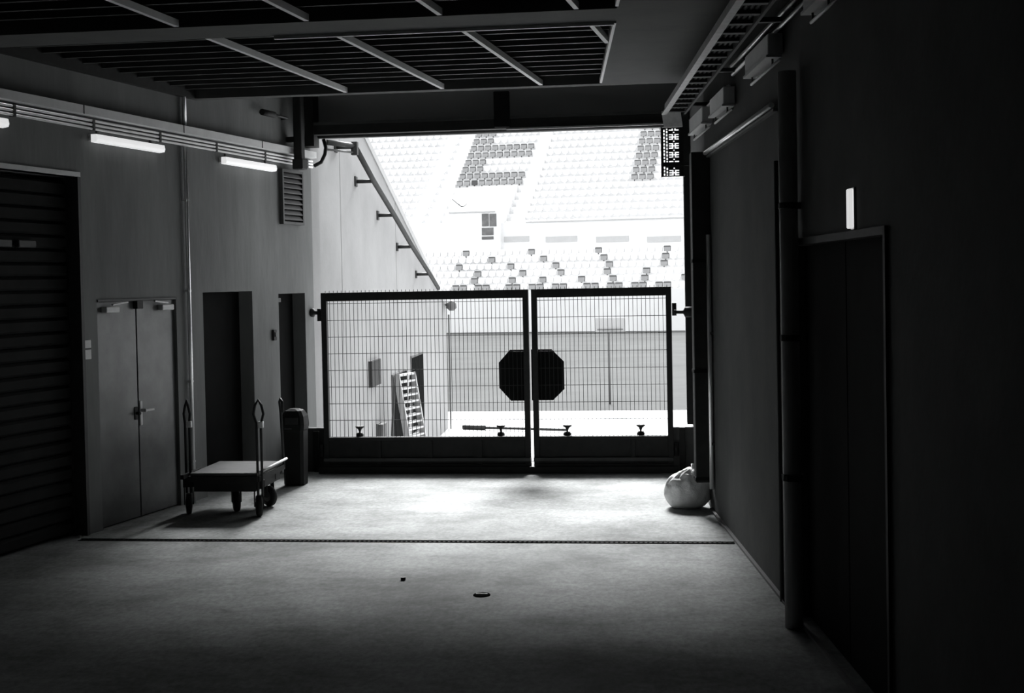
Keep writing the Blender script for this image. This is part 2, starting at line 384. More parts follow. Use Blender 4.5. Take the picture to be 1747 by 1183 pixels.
# handrail along the wing wall
rail = thing('handrail', 'dark tubular handrail sloping down the concrete wing wall', 'handrail', OW, (0, 0, 0))
fl_px = [(557, 248), (603, 305), (646, 364), (687, 419), (723, 466)]
rl_px = [(605, 249), (637, 308), (672, 366), (703, 420), (733, 467)]
pts = []
OFF = .26
for a, r in zip(fl_px, rl_px):
    y, z = OW.px(*a); yr, zr = OW.px(*r, OFF)
    br = MB().tube([(0, yr, zr - .01), (OFF, yr, zr - .01)], .028, 8).build('bracket', 'black', rail, True)
    MB().box(0, .02, yr - .07, yr + .07, zr - .08, zr + .06).build('flange', 'black', br)
    pts.append((OFF, yr, zr))
ye, ze = OW.px(748, 492, OFF); pts.append((OFF, ye, ze))
MB().tube(pts, .04, 8).build('rail', 'black', rail, True)
yb = max(.55, OW.px(557, 248)[0])
MB().tube([(.0, yb, pts[0][2]), pts[0]], .035, 8).build('level_rail', 'black', rail, True)
MB().tube([(.0, yb, pts[0][2] - .09), (OFF, pts[0][1], pts[0][2] - .09)], .014, 8).build('level_rail', 'darkgrey', rail, True)
MB().box(OFF - .04, OFF + .04, pts[0][1] - .05, pts[0][1] + .05, pts[0][2] - .12, pts[0][2] + .05).build('joint_block', 'black', rail)

def owbox(name, label, cat, pa, pb, m, th=.06, extra=None):
    ya, za = OW.px(*pa); yb_, zb_ = OW.px(*pb)
    z0, z1_ = min(za, zb_), max(za, zb_)
    t_ = thing(name, label, cat, OW, (0, (ya + yb_) / 2, z0)); h = abs(yb_ - ya) / 2
    MB().box(0, .02, -h, h, 0, z1_ - z0).build('frame', 'box_grey' if m != 'box_grey' else 'darkgrey', t_)
    return t_, h, z1_ - z0
t, h, hh = owbox('hatch_and_shadow', 'black opening with frame in the wing wall beside the steps', 'hatch', (700, 608), (722, 728), 'shade')
MB().box(.02, .03, -h + .04, h - .04, .04, hh - .04).build('hatch_shadow_panel', 'shade', t)
t, h, hh = owbox('hatch_and_shadow', 'low black panel on the wing wall for the shadowed supports of the steps', 'hatch', (668, 640), (694, 746), 'shade')
MB().box(.02, .03, -h + .03, h - .03, .03, hh - .03).build('hatch_shadow_panel', 'shade', t)  # flat black panel put in for the steps' supports and shadow, no real hatch
t, h, hh = owbox('meter_cabinet', 'grey flat cabinet mounted on the wing wall outside the gate', 'cabinet', (628, 617), (644, 655), 'box_grey')
MB().bbox(.02, .06, -h, h, 0, hh).build('cabinet_body', 'cabinet', t)
MB().box(.06, .07, h - .2, h - .05, hh * .35, hh * .6).build('lock', 'black', t)
t, h, hh = owbox('socket_box', 'tiny grey socket box low on the wing wall', 'socket', (642, 724), (650, 748), 'box_grey')
MB().bbox(.02, .1, -h + .02, h - .02, .01, hh - .01).build('cover', 'box_grey', t)
# lamp bracket at the wing wall corner
ly, lz = OW.px(757, 521)
t = thing('corner_lamp', 'small dark bracket lamp at the end corner of the wing wall', 'lamp', OW, (0, ly, lz))
b = MB(); b.tube([(.03, 0, 0), (.14, 0, .05)], .03, 8); b.build('arm', 'darkgrey', t)
b = MB(); b.lathe([(.03, .1), (.10, .03), (.11, -.06), (.05, -.12)], (.17, 0, 0), 12); b.build('lamp_head', 'box_grey', t, True)
# down pipe at the corner
b = MB(); b.tube([(.07, OLEN - .1, GZ), (.07, OLEN - .1, zt(OLEN) - .25)], .018, 8)
tag(b.build('downpipe', 'darkgrey', None, True, at=OW.w(0, 0, 0), rz=OW.rz), 'thin grey downpipe at the end of the wing wall', 'pipe')

# aluminium steps leaning on the wing wall
TP = Vector(onpl(690, 637, (0, 19.8), (0, 1)))
wv = Vector((math.sin(math.radians(15.8)), math.cos(math.radians(15.8)), 0)); lv = Vector((-math.cos(math.radians(15.8)), math.sin(math.radians(15.8)), 0))
stp = thing('portable_steps', 'silver aluminium ladder steps leaning beside the wing wall hatch', 'steps', WORLD, (TP.x, TP.y, GZ))
HT = TP.z - GZ; LEAN = .30
hw = .27
def sp(t_, w_, n_=0.0): return lv * (-LEAN * (1 - t_)) + wv * w_ + Vector((0, 0, HT * t_)) + lv * (-n_)
for sgn in (-1, 1): MB().bar(sp(0, hw * sgn), sp(1, hw * sgn), .03, .10, tuple(lv)).build('stringer', 'alu', stp)
nt_ = 17
for i in range(1, nt_ + 1):
    p = sp(i / nt_ - .012, 0)
    MB().bar(p - wv * hw, p + wv * hw, .085, .03).build('tread', 'alu', stp)
MB().bar(sp(.985, -hw) + lv * .03, Vector((lv * .16 - wv * hw)), .03, .03, tuple(wv)).build('rear_leg', 'darkgrey', stp)
MB().bar(sp(.985, hw) + lv * .03, Vector((lv * .16 + wv * hw)), .03, .03, tuple(wv)).build('rear_leg', 'darkgrey', stp)
# sign on a post, pole on the ground
p = onz(1041, 690, GZ + .01); p.z = GZ + .01; dz = p.y
t = thing('post_sign', 'small pale board on a thin post standing on the pitch', 'sign', WORLD, tuple(p))
q1 = onpl(1015, 543, p, (0, 1)); q2 = onpl(1067, 566, p, (0, 1))
MB().tube([(0, 0, 0), (0, 0, q2.z - p.z + .05)], .022, 8).build('post', 'box_grey', t, True)
MB().bbox(q1.x - p.x, q2.x - p.x, -.04, -.01, q2.z - p.z, q1.z - p.z).build('board', 'board_pale', t)
MB().bar((q1.x - p.x + .06, -.06, q2.z - p.z + .06), (q2.x - p.x - .06, -.06, q2.z - p.z + .06), .02, .02).build('bottom_rail', 'darkgrey', t)
b = MB(); b.tube([(-.16 + .16 * math.cos(a / 8 * math.pi) + .16, -.06 - .2 * math.sin(a / 8 * math.pi), q2.z - p.z - .02) for a in range(9)], .012, 6); b.build('hoop', 'box_grey', t, True)
pa = onz(790, 733, GZ); pb = onz(967, 738, GZ)
t = thing('barrier_pole', 'long dark barrier pole lying on the apron behind the gate', 'pole', WORLD, (pa.x, pa.y, GZ))
MB().tube([(0, 0, .05), tuple(pb - pa + Vector((0, 0, .05)))], .028, 8).build('shaft', 'black', t, True)
MB().tube([(0, 0, .05), tuple((pb - pa) * .22 + Vector((0, 0, .05)))], .05, 8).build('grip', 'black', t, True)

# ------------------------------------------------------------------ far stand
def zfor(u, d, py):      # height that makes the point (u, d) of the stand show at pixel row py
    lo, hi = -2.0, 60.0
    for _ in range(50):
        m_ = (lo + hi) / 2
        if proj(ST.w(u, d, m_))[1] > py: lo = m_
        else: hi = m_
    return lo
NL = 6
low = [(.7 + .85 * k, zfor(0, .7 + .85 * k, 487 - 12.2 * k) - .38) for k in range(NL)]
PD = .7 + .85 * NL + 1.2
upr = [(PD + .5 + .8 * j, zfor(0, PD + .5 + .8 * j, 373.7 - 12.2 * j + 1.5) - .38) for j in range(19)]
U0, U1 = -45, 45
b = MB()
b.box(U0, U1, 0, .25, GZ, low[0][1] + .12)
for k, (d, z) in enumerate(low): b.box(U0, U1, d - .45, d + .41, GZ, z)
b.box(U0, U1, low[-1][0] + .41, PD, GZ, low[-1][1])
struct(b.build('terrace_front', 'terrace', at=ST.w(0, 0, 0), rz=ST.rz), 'white stepped terrace of the front seating')
b = MB(); zpar = zfor(0, PD, 376)
b.box(U0, U1, PD, PD + .15, GZ, zpar)
for j, (d, z) in enumerate(upr): b.box(U0, U1, d - .42, d + .39, GZ, z)
te = struct(b.build('terrace_rear', 'terrace', at=ST.w(0, 0, 0), rz=ST.rz), 'white stepped terrace of the rear seating')
def ston(px, py, d):     # pixel -> (u, z) at stand depth d
    p_ = onpl(px, py, ST.w(0, d, 0), ST.y); return (p_ - ST.o).dot(ST.x), p_.z
for x0, x1 in ((860, 903), (931, 985), (1017, 1073), (1104, 1162)):
    ua, za = ston(x0, 404, PD); ub, zb_ = ston(x1, 412, PD)
    MB().box(ua, ub, PD - .05, PD, min(za, zb_), max(za, zb_)).build('parapet_panel', 'panel_pale', te)
MB().box(ston(897, 375, PD)[0], U1, PD - .08, PD + .1, zpar, zpar + .06).build('parapet_cap', 'panel_pale', te)
# seat lattice
dE, zE = upr[6]
uE = (onpl(784, 305.5, ST.w(0, dE, 0), ST.y) - ST.o).dot(ST.x)
PIT_ = .553
def seat_mesh(name, m1, m2):
    b_ = MB()
    b_.prism([(-.21, .03, .18), (.21, .03, .18), (.23, .04, .49), (.19, .045, .53), (-.19, .045, .53), (-.23, .04, .49)], (0, .04, 0))
    b_.cur = 1
    b_.prism([(-.20, -.05, .44), (.20, -.05, .44), (.20, -.09, .23), (.08, -.09, .15), (-.08, -.09, .15), (-.20, -.09, .23)], (0, .08, 0))
    b_.cur = 0
    b_.box(-.035, .035, -.03, .06, 0, .22)
    return b_.mesh(name, [m1, m2])
SM = {'white': seat_mesh('seat_white', 'seat_white', 'seat_white'), 'grey': seat_mesh('seat_grey', 'seat_grey_shaded', 'seat_grey'), 'dark': seat_mesh('seat_dark', 'seat_darkest', 'seat_darkest')}
greys = {}
for dr in range(0, 10):
    j = 6 + dr
    wide = dr in (0, 1, 4, 5, 8, 9)
    for n in range(9 if wide else 3): greys[(j, n)] = 'E'
    for n in (23, 24, 25): greys[(j, n)] = 'I'
    if dr in (8, 9):
        for n in range(26, 32): greys[(j, n)] = 'I'
scat = {5: [138, 550, 970, 1398], 4: [270, 633, 1005, 1385], 3: [90, 403, 717, 1040, 1365], 2: [220, 483, 750, 1020, 1292],
        1: [195, 405, 620, 838, 1055, 1275, 1490], 0: [65, 115, 222, 272, 383, 435, 545, 597, 708, 760, 870, 925, 1035, 1090, 1200, 1257, 1370, 1425]}
rowy = {5: 426, 4: 437, 3: 450, 2: 462, 1: 475, 0: 488}
lowg = set()
LWS = .495
for k, xs in scat.items():
    n_prev = None
    for cx in xs:
        px_ = 760 + cx / 3.697
        u = ston(px_, rowy[k], low[k][0])[0]; n = round((u - uE) / LWS)
        if k == 0 and n_prev is not None: n = n_prev + 1; n_prev = None      # the second seat of a pair
        else: n_prev = n
        lowg.add((k, n))
def inview(p_):
    x, y = proj(p_)
    if not (545 < x < 1176 and 200 < y < 500): return False
    return not (x < 624 + (y - 230) * (750 - 624) / (495 - 230) - 4)
whites = []; far_seats = []
ORD = ['front', 'second', 'third', 'fourth', 'fifth', 'sixth', 'seventh', 'eighth', 'ninth', 'tenth', 'eleventh', 'twelfth', 'thirteenth', 'fourteenth', 'fifteenth', 'sixteenth', 'seventeenth', 'eighteenth', 'nineteenth']
ngrey = 0
def seat(kind, u, d, z, label, group):
    o = bpy.data.objects.new('stadium_seat', SM[kind]); COL.objects.link(o); o.location = ST.w(u, d, z); o.rotation_euler.z = ST.rz
    return tag(o, label, 'seat', group)
for k, (d, z) in enumerate(low):
    for n in range(-75, 85):
        u = uE + n * LWS
        if (k, n) in lowg:
            ngrey += 1
            if k == 0: seat('grey', u, d, z, 'grey stadium seat in a pair on the front row of the far stand', 'paired grey seats on the front row')
            else: seat('grey', u, d, z, 'single grey stadium seat in the %s row of the front block' % ORD[k], 'scattered grey seats in the front block')
        elif U0 + 1 < u < U1 - 1: whites.append((0, u, d, z, k))
STROKE = ['bottom stroke', 'bottom stroke', 'upright below the middle stroke', 'upright below the middle stroke', 'middle stroke', 'middle stroke', 'upright above the middle stroke', 'upright above the middle stroke', '', '']
for j, (d, z) in enumerate(upr):
    for n in range(-80, 86):
        u = uE + n * PIT_
        if (j, n) in greys:
            g = greys[(j, n)]
            if not inview(ST.w(u, d, z + .35)) or j - 6 > 7:
                far_seats.append((1, u, d, z)); continue
            ngrey += 1
            if g == 'E':
                if (j, n) == (6, 2): seat('dark', u, d, z, 'blackest seat in the bottom stroke of the letter E', None)
                else: seat('grey', u, d, z, 'grey stadium seat in the %s of the letter E' % STROKE[j - 6], 'grey seats forming the letter E')
            else: seat('grey', u, d, z, 'grey stadium seat of the straight letter stroke, %s row up' % (ORD[j - 6] if j > 6 else 'bottom'), 'grey seats forming a straight letter stroke')
            continue
        if n in (-2, -1, 9, 10) or (0 <= n <= 8 and j < 6) or (n + 2) % 36 == 34: continue
        if U0 + 1 < u < U1 - 1: whites.append((1, u, d, z, j))
vis = [w_ for w_ in whites if inview(ST.w(w_[1], w_[2], w_[3] + .35))]
vis.sort(key=lambda w_: ST.w(w_[1], w_[2], w_[3]).length)
near = set(vis[:max(0, 300 - ngrey)])
stuff = MB(); sv = [tuple(v.co) for v in SM['white'].vertices]; sf = [tuple(p_.vertices) for p_ in SM['white'].polygons]
for w_ in whites:
    up_, u, d, z, k = w_
    if w_ in near:
        if up_: seat('white', u, d, z, 'white stadium seat in the %s row of the rear block' % ORD[k], 'white seats in the rear block')
        else: seat('white', u, d, z, 'white stadium seat in the %s row of the front block' % ORD[k], 'white seats in the front block')
    else: far_seats.append((0, u, d, z))
for c_, u, d, z in far_seats:
    stuff.cur = c_; stuff._a([(v[0] + u, v[1] + d, v[2] + z) for v in sv], sf)
so = stuff.build('stadium_seats', ['seat_white', 'seat_grey'], at=ST.w(0, 0, 0), rz=ST.rz)
tag(so, 'rows of white stadium seats filling the rest of the far stand', 'seats'); so['kind'] = 'stuff'
# aisle steps (half-height) and their nosings
b = MB()
for j, (d, z) in list(enumerate(upr))[2:]:
    for n0, n1 in ((-2.4, -.6), (8.6, 10.4)):
        b.box(uE + n0 * PIT_, uE + n1 * PIT_, d - .80, d - .42, z - .7, z - .28)
o = b.build('aisle_step', 'terrace'); o.parent = te; o['kind'] = 'stuff'
# entrance box in the stand, with its window
ua = ston(765, 362, PD - .5)[0]; ub = ston(852, 362, PD - .5)[0]; zb0 = low[-1][1]; zbt = ston(800, 362, PD - .5)[1]
vb = struct(empty('wall_entrance', ST, (0, 0, 0)), 'white entrance box in the middle of the far stand')
MB().prism([(ua, PD - .5, zb0), (ua, PD - .5, zbt), (ua, upr[6][0] - .45, upr[6][1] + .05), (ua, upr[6][0] - .45, zb0)], (ub - ua, 0, 0)).build('box_wall', 'terrace', vb)
for (x0, x1, ya, yb2) in ((822, 834, 365, 386), (835, 847, 365, 386), (822, 842, 389, 401), (822, 842, 404, 408.5)):
    a_, za = ston(x0, ya, PD - .52); c_, zc = ston(x1, yb2, PD - .52)
    MB().box(a_, c_, PD - .54, PD - .5, min(za, zc), max(za, zc)).build('pane', 'glass_dark', vb)
a_, za = ston(766, 362, PD - .5); c_, zc = ston(845, 362, PD - .5)
MB().box(a_, c_, PD - .56, PD - .5, za - .09, za).build('roof_edge', 'panel_pale', vb)
# bent wire lying on the sloping roof of the entrance box
dr0, zr0, dr1, zr1 = PD - .5, zbt, upr[6][0] - .45, upr[6][1] + .05
def on_roof(px, py):
    lo, hi = dr0, dr1
    for _ in range(40):
        m_ = (lo + hi) / 2
        if ston(px, py, m_)[1] > zr0 + (zr1 - zr0) * (m_ - dr0) / (dr1 - dr0): lo = m_
        else: hi = m_
    return Vector((ston(px, py, lo)[0], lo, zr0 + (zr1 - zr0) * (lo - dr0) / (dr1 - dr0) + .08))
wp = [on_roof(*q_) for q_ in ((772, 342), (780, 349), (787, 354.5), (792, 354), (796, 350))]
t = thing('bent_wire', 'thin dark bent wire lying on the white entrance box roof', 'wire', ST, tuple(wp[0]))
MB().tube([p_ - wp[0] for p_ in wp], .035, 6).build('wire_strand', 'black', t, True)

# ------------------------------------------------------------------ the gate
def gx(px, py=620): return onpl(px, py, (0, YG), (0, 1)).x
GT = 2.05; KP = .405
def leaf(x0, x1, label, stiff, bolts, sign_poly, hinge_side):
    t_ = thing('gate_leaf', label, 'gate', WORLD, ((x0 + x1) / 2, YG, 0), 'swing gate leaves')
    cx = (x0 + x1) / 2; a, c = x0 - cx, x1 - cx; w_ = .062
    MB().bbox(a, a + w_, -.04, .04, .06, GT, .004).build('stile', 'black', t_)
    MB().bbox(c - w_, c, -.04, .04, .06, GT, .004).build('stile', 'black', t_)
    MB().bbox(a + w_, c - w_, -.04, .04, GT - .095, GT, .004).build('top_rail', 'black', t_)
    MB().box(a + w_, c - w_, -.02, .02, .10, KP).build('kick_panel', 'black', t_)
    MB().bbox(a + w_, c - w_, -.045, .045, KP - .04, KP, .004).build('middle_rail', 'black', t_)
    MB().bbox(a, c, -.05, .05, .035, .10, .004).build('bottom_rail', 'black', t_)
    MB().bbox(a, c, -.07, -.02, .13, .17, .004).build('bump_rail', 'darkgrey', t_)
    # welded wire mesh
    b_ = MB(); n_ = round((c - a) / .0465)
    for i in range(1, n_):
        x_ = a + (c - a) * i / n_
        b_.box(x_ - .0025, x_ + .0025, -.0025, .0025, KP - .02, GT + .022)
    for k in range(1, 9):
        z_ = KP + k * .19
        if z_ < GT - .1: b_.box(a + .03, c - .03, .0025, .0085, z_ - .003, z_ + .003)
    mo = b_.build('wire_mesh', 'wire', t_); mo['kind'] = 'stuff'
    for s_ in stiff:
        x_ = gx(s_, 760) - cx
        MB().box(x_ - .022, x_ + .022, -.05, -.02, .10, KP - .04).build('stiffener', 'black', t_)
    for s_ in bolts:
        x_ = gx(s_, 740) - cx
        bo = MB().tube([(x_, .085, .02), (x_, .085, .50)], .011, 8).build('drop_bolt', 'black', t_, True)
        MB().lathe([(.012, .46), (.022, .485), (.05, .505), (.05, .52)], (x_, .085, 0), 10).build('bolt_handle', 'black', bo, True)
        MB().lathe([(.04, .38), (.045, .42), (.03, .445)], (x_, .085, 0), 10).build('bolt_collar', 'black', bo, True)
        MB().box(x_ - .02, x_ + .02, .02, .10, .30, .36).build('bolt_guide', 'black', bo)
    MB().prism([(x_ - cx, .045, z_) for x_, z_ in sign_poly], (0, .012, 0)).build('sign_plate', 'black2', t_)
    hx = a if hinge_side < 0 else c
    for z_ in (1.8, .25):
        MB().tube([(hx + hinge_side * .03, 0, z_ - .07), (hx + hinge_side * .03, 0, z_ + .07)], .025, 8).build('hinge', 'black', t_, True)
    return t_
def sg(px, py):
    p_ = onpl(px, py, (0, YG + .05), (0, 1)); return (p_.x, p_.z)
xA, xB, xC, xD = gx(551, 620) , gx(904.5, 620) - .008, gx(908, 620) + .004, gx(1147, 620)
oc = [sg(851, 619), sg(870, 597), sg(941, 596), sg(962, 617), sg(963, 664), sg(944, 683), sg(872, 684), sg(852, 662)]
cxm = sg(905, 640)[0]
lp = [oc[0], oc[1], (cxm - .012, oc[1][1]), (cxm - .012, oc[6][1]), oc[6], oc[7]]
rp_ = [(cxm + .012, oc[2][1]), oc[2], oc[3], oc[4], oc[5], (cxm + .012, oc[5][1])]
leaf(xA, xB, 'wide black wire mesh gate leaf beside the wing wall', (648, 735, 820), (611, 853), lp, -1)
leaf(xC, xD, 'narrower black wire mesh gate leaf beside the dark wall', (1080,), (967, 1093), rp_, 1)
# side barriers and sill
xw = xl(YG + .1) + .01
t = thing('side_barrier', 'low black barrier block between the gate and the concrete wall', 'barrier', WORLD, (0, YG, 0), 'side barriers of the gate')
MB().bbox(xw + .06, xA + .02, .06, .2, 0, .50, .01).build('barrier_body', 'black', t)
MB().bbox(xA - .14, xA - .075, .02, .06, 0, .47, .005).build('edge_post', 'black2', t)
t = thing('side_barrier', 'low black barrier block between the gate and the dark wall', 'barrier', WORLD, (0, YG, 0), 'side barriers of the gate')
MB().bbox(xD - .03, .315, .06, .2, 0, .49, .01).build('barrier_body', 'darkgrey', t)
MB().bbox(xD + .065, xD + .13, .02, .06, 0, .49, .005).build('edge_post', 'black', t)
b = MB(); b.bbox(xA - .05, xD + .05, YG - .11, YG - .07, 0, .075, .004)
tag(b.build('gate_sill', 'black'), 'long black sill rail on the floor below the gate', 'sill')
# gate keepers on the walls
t = thing('gate_keeper', 'black gate keeper knob on the concrete wall by the gate', 'keeper', LW, (0, 2.5, 1.81), 'gate keepers')
MB().lathe([(.05, 0), (.055, .03), (.025, .05), (.02, .16), (.035, .17), (.035, .20)], (0, 0, 0), 12, 0).build('knob', 'black', t, True)
t = thing('gate_keeper', 'black gate keeper block on the dark wall by the gate', 'keeper', WORLD, (.32, YG - .1, 1.77), 'gate keepers')
MB().lathe([(.06, .0), (.06, -.11), (.02, -.13), (.018, -.2), (.03, -.21), (.03, -.23)], (0, 0, 0), 10, 0).build('knob', 'black', t, True)
# shutter guides at the portal
tag(MB().box(.225, .30, YP - .28, YP - .005, .46, 3.93).build('shutter_guide', 'black'), 'black vertical shutter guide on the dark wall at the tunnel mouth', 'guide rail')
# ------------------------------------------------------------------ left wall fittings
t = thing('cable_trunking', 'pale grey square cable trunking running high along the concrete wall', 'trunking', LW, (0, 0, 3.66))
MB().box(.002, .09, -12, 2.56, 0, .075).build('trunking_body', 'trunk', t)
for k in range(6): MB().box(.088, .093, 1.2 - k * 1.6, 1.215 - k * 1.6, 0, .075).build('joint', 'box_grey', t)
for k, (z, nm) in enumerate(((3.625, 'directly under the trunking'), (3.59, 'in the middle of the three'), (3.555, 'lowest of the three'))):
    t = thing('wall_conduit', 'thin pale conduit along the concrete wall, ' + nm, 'conduit', LW, (0, 0, z), 'conduits under the trunking')
    MB().tube([(.03, -12, 0), (.03, 2.56, 0)], .011, 8).build('conduit_tube', 'trunk', t, True)
    for s_ in range(-7, 3): MB().box(0, .045, s_ * 1.05 + .3, s_ * 1.05 + .33, -.013, .013).build('clip', 'darkgrey', t)
def strip_lamp(y0, y1, z0, z1, label):
    t_ = thing('strip_lamp', label, 'lamp', LW, (0, (y0 + y1) / 2, z0), 'strip lamps under the trunking')
    h = (y1 - y0) / 2
    MB().box(0, .03, -h, h, .015, z1 - z0).build('lamp_body', 'housing', t_)
    b_ = MB(); b_.prism([(.03, -h, 0), (.085, -h, .006), (.095, -h, .03), (.085, -h, z1 - z0), (.03, -h, z1 - z0)], (0, 2 * h, 0)); b_.build('diffuser', 'diffuser', t_)
    for e_ in (-h + .12, h - .12): MB().box(.0, .02, e_ - .01, e_ + .01, z1 - z0, z1 - z0 + .045).build('hanger', 'darkgrey', t_)
strip_lamp(-1.82, -.74, 3.435, 3.505, 'glowing strip lamp above the scuffed metal double door')
strip_lamp(.415, 1.53, 3.425, 3.497, 'glowing strip lamp above the black single door beside the louvre')
strip_lamp(-4.05, -2.97, 3.435, 3.505, 'glowing strip lamp above the dark roller door')
t = thing('vertical_conduit', 'white vertical conduit beside the metal double door', 'conduit', LW, (0, -.29, 0))
MB().tube([(.035, .0, .0), (.035, .0, 3.54)], .021, 10).build('conduit_tube', 'white_pipe', t, True)
MB().tube([(.035, .0, 3.745), (.035, .0, 4.4)], .021, 10).build('conduit_tube', 'white_pipe', t, True)
for z in (.4, 1.2, 2.1, 3.0): MB().box(0, .05, -.025, .025, z, z + .02).build('clip', 'trunk', t)
# louvre
y0, z1_ = LW.px(475, 288); y1_, z0_ = LW.px(513, 385)
t = thing('louvre_vent', 'dark louvred vent grille high on the concrete wall', 'vent', LW, (0, (y0 + y1_) / 2, z0_)); h = (y1_ - y0) / 2; hh = z1_ - z0_
MB().box(0, .012, -h + .02, h - .02, .02, hh - .02).build('backing', 'black2', t)
b = MB(); b.box(0, .05, -h, -h + .03, 0, hh); b.box(0, .05, h - .03, h, 0, hh); b.box(0, .05, -h + .03, h - .03, 0, .03); b.box(0, .05, -h + .03, h - .03, hh - .03, hh); b.build('frame', 'darkgrey', t)
for k in range(9):
    z = .045 + k * (hh - .08) / 9
    MB().prism([(.012, -h + .03, z + .05), (.018, -h + .03, z + .055), (.05, -h + .03, z + .012), (.044, -h + .03, z + .006)], (0, 2 * h - .06, 0)).build('blade', 'box_grey', t)
# switch, small sign
y, z = LW.px(466, 572)
t = thing('wall_switch', 'small black switch between the two black doors', 'switch', LW, (0, y, z)); MB().bbox(0, .03, -.035, .035, -.06, .06, .004).build('switch_box', 'black', t); MB().bbox(.03, .04, -.015, .015, -.02, .03, .002).build('rocker', 'darkgrey', t)
y, z = LW.px(148, 597)
t = thing('door_notice', 'small bright notice plate beside the metal double door', 'sign', LW, (0, y, z)); MB().bbox(0, .012, -.05, .05, -.085, .085, .003).build('notice_plate', 'plate', t); MB().box(.012, .014, -.045, .045, .0, .015).build('print_line', 'box_grey', t)
# horizontal sensor arm and shutter drive at the tunnel mouth
y0, z0_ = LW.px(447, 191, .1); y1_, z1_ = LW.px(490, 203, .1)
t = thing('sensor_arm', 'black rod shaped sensor on the concrete wall above the trunking', 'sensor', LW, (0, 0, z0_))
MB().tube([(.1, y0, 0), (.1, y0 + .28, 0)], .035, 10).build('sensor_head', 'black', t, True)
MB().tube([(.1, y0 + .28, 0), (.1, y1_, 0), (.0, y1_ + .05, 0)], .014, 8).build('arm', 'darkgrey', t, True)
t = thing('shutter_drive', 'black chain drive hanging beside the tunnel mouth on the concrete wall', 'shutter drive', LW, (.0, 1.98, 3.5))
MB().bbox(.10, .20, -.05, .05, .02, 1.05, .01).build('drive_case', 'black', t)
MB().box(.004, .10, -.03, .03, .3, .36).build('wall_bracket', 'black', t)
MB().tube([(.15, .09, 1.0), (.17, .09, .5), (.15, .08, .12), (.13, .0, .04)], .014, 8).build('cable', 'black', t, True)
MB().bbox(.09, .22, -.07, .07, -.02, .10, .01).build('gear_box', 'black', t)
t = thing('hose_loop', 'black cable loop bulging from the wall corner under the lintel', 'cable', WORLD, (xl(15.0), 15.0, 3.5))
MB().tube([(.24, 0, .37), (.27, -.02, .27), (.26, -.03, .19), (.21, -.02, .10), (.12, 0, .06)], .022, 8).build('cable_tube', 'black', t, True)
tag(MB().box(xl(14.95) , xl(14.95) + .17, 14.86, 15.09, 3.78, 4.7).build('shutter_end_plate', 'black'), 'black end plate of the shutter at the concrete wall', 'end plate')

# ------------------------------------------------------------------ right wall fittings
# ladder cable tray
TZ = 3.76
ta = onz(1134, 187, TZ); tb = onz(1258, -4, TZ)
td = (tb - ta).normalized(); tn = Vector((-td.y, td.x, 0))
if tn.x < 0: tn = -tn
LR = Fr((ta.x, ta.y), math.atan2(tn.y, tn.x))
ylen = (tb - ta).length; sgy = 1 if LR.y.dot(td) > 0 else -1
t = thing('ladder_tray', 'galvanised ladder cable tray hung under the ceiling along the dark wall', 'cable tray', LR, (0, 0, TZ))
def ly_(a): return a * sgy
for x_, m_ in ((0, 'steel'), (.18, 'darkgrey')):
    MB().box(x_, x_ + .02, min(ly_(0), ly_(9)), max(ly_(0), ly_(9)), -.05, .05).build('side_rail', m_, t)
MB().box(-.03, 0, min(ly_(0), ly_(9)), max(ly_(0), ly_(9)), -.05, -.04).build('rail_flange', 'steel', t)
for k in range(30):
    y = ly_(.08 + k * .3); MB().box(.02, .18, y - .03, y + .03, -.035, -.005).build('rung', 'box_grey', t)
for k in range(5):
    y = ly_(.6 + k * 1.9); MB().box(.2, .34, y - .02, y + .02, -.05, -.02).build('wall_bracket', 'darkgrey', t)
for k in range(4): MB().tube([(.05 + k * .035, ly_(0.02), .0), (.05 + k * .035, ly_(8.9), .0)], .014, 6).build('cable', 'black', t, True)
# tray end drop: perforated vertical tray
PYD = ta.y + .2
def ppx(px, py): p_ = onpl(px, py, (0, PYD), (0, 1)); return p_.x, p_.z
xa_, zt_ = ppx(1129, 218); xb_, zb_ = ppx(1166, 301)
t = thing('perforated_tray', 'perforated vertical cable tray hanging at the end of the ladder tray', 'cable tray', WORLD, (xa_, PYD, zb_))
w_ = xb_ - xa_; h_ = zt_ - zb_
b = MB(); nc, nr = 15, 44
cw, ch = w_ / nc, h_ / nr
def solid(c_, r_):
    if r_ in (0, nr - 1) or c_ in (0, nc - 1): return True
    if 9 <= r_ <= 12: return True                      # clamp bar
    if c_ == 1: return r_ % 3 == 0
    if c_ == 2: return True
    if c_ == 3: return (r_ + 1) % 3 == 0
    if c_ == 4 or c_ >= 13: return True
    q_ = r_ % 8
    if c_ in (5, 6, 7): return not ((c_ == 7 and q_ in (1, 2, 3, 4, 5)) or (c_ in (5, 6) and q_ in (1, 3, 5)))
    if c_ == 8: return not (q_ in (3, 7))
    return not ((c_ == 9 and q_ in (1, 2, 3, 4, 5)) or (c_ in (10, 11) and q_ in (1, 3, 5)))
for r_ in range(nr):
    c_ = 0
    while c_ < nc:
        if solid(c_, r_):
            e_ = c_
            while e_ + 1 < nc and solid(e_ + 1, r_): e_ += 1
            b.box(c_ * cw, (e_ + 1) * cw, 0, .004, r_ * ch, (r_ + 1) * ch); c_ = e_ + 1
        else: c_ += 1
b.build('perforated_plate', 'black', t)
MB().box(-.012, 0, -.03, .03, 0, h_).build('side_flange', 'black', t)
MB().box(w_, w_ + .012, -.03, .06, 0, h_).build('side_flange', 'black', t)
MB().box(-.012, w_ + .16, -.04, -.02, 9.2 * ch, 12.2 * ch).build('clamp_bar', 'black', t)
MB().prism([(.02, -.03, h_), (w_, -.03, h_), (w_ - .02, -.12, h_ + .14), (0, -.12, h_ + .14)], (0, .01, .004)).build('bend_plate', 'steel', t)

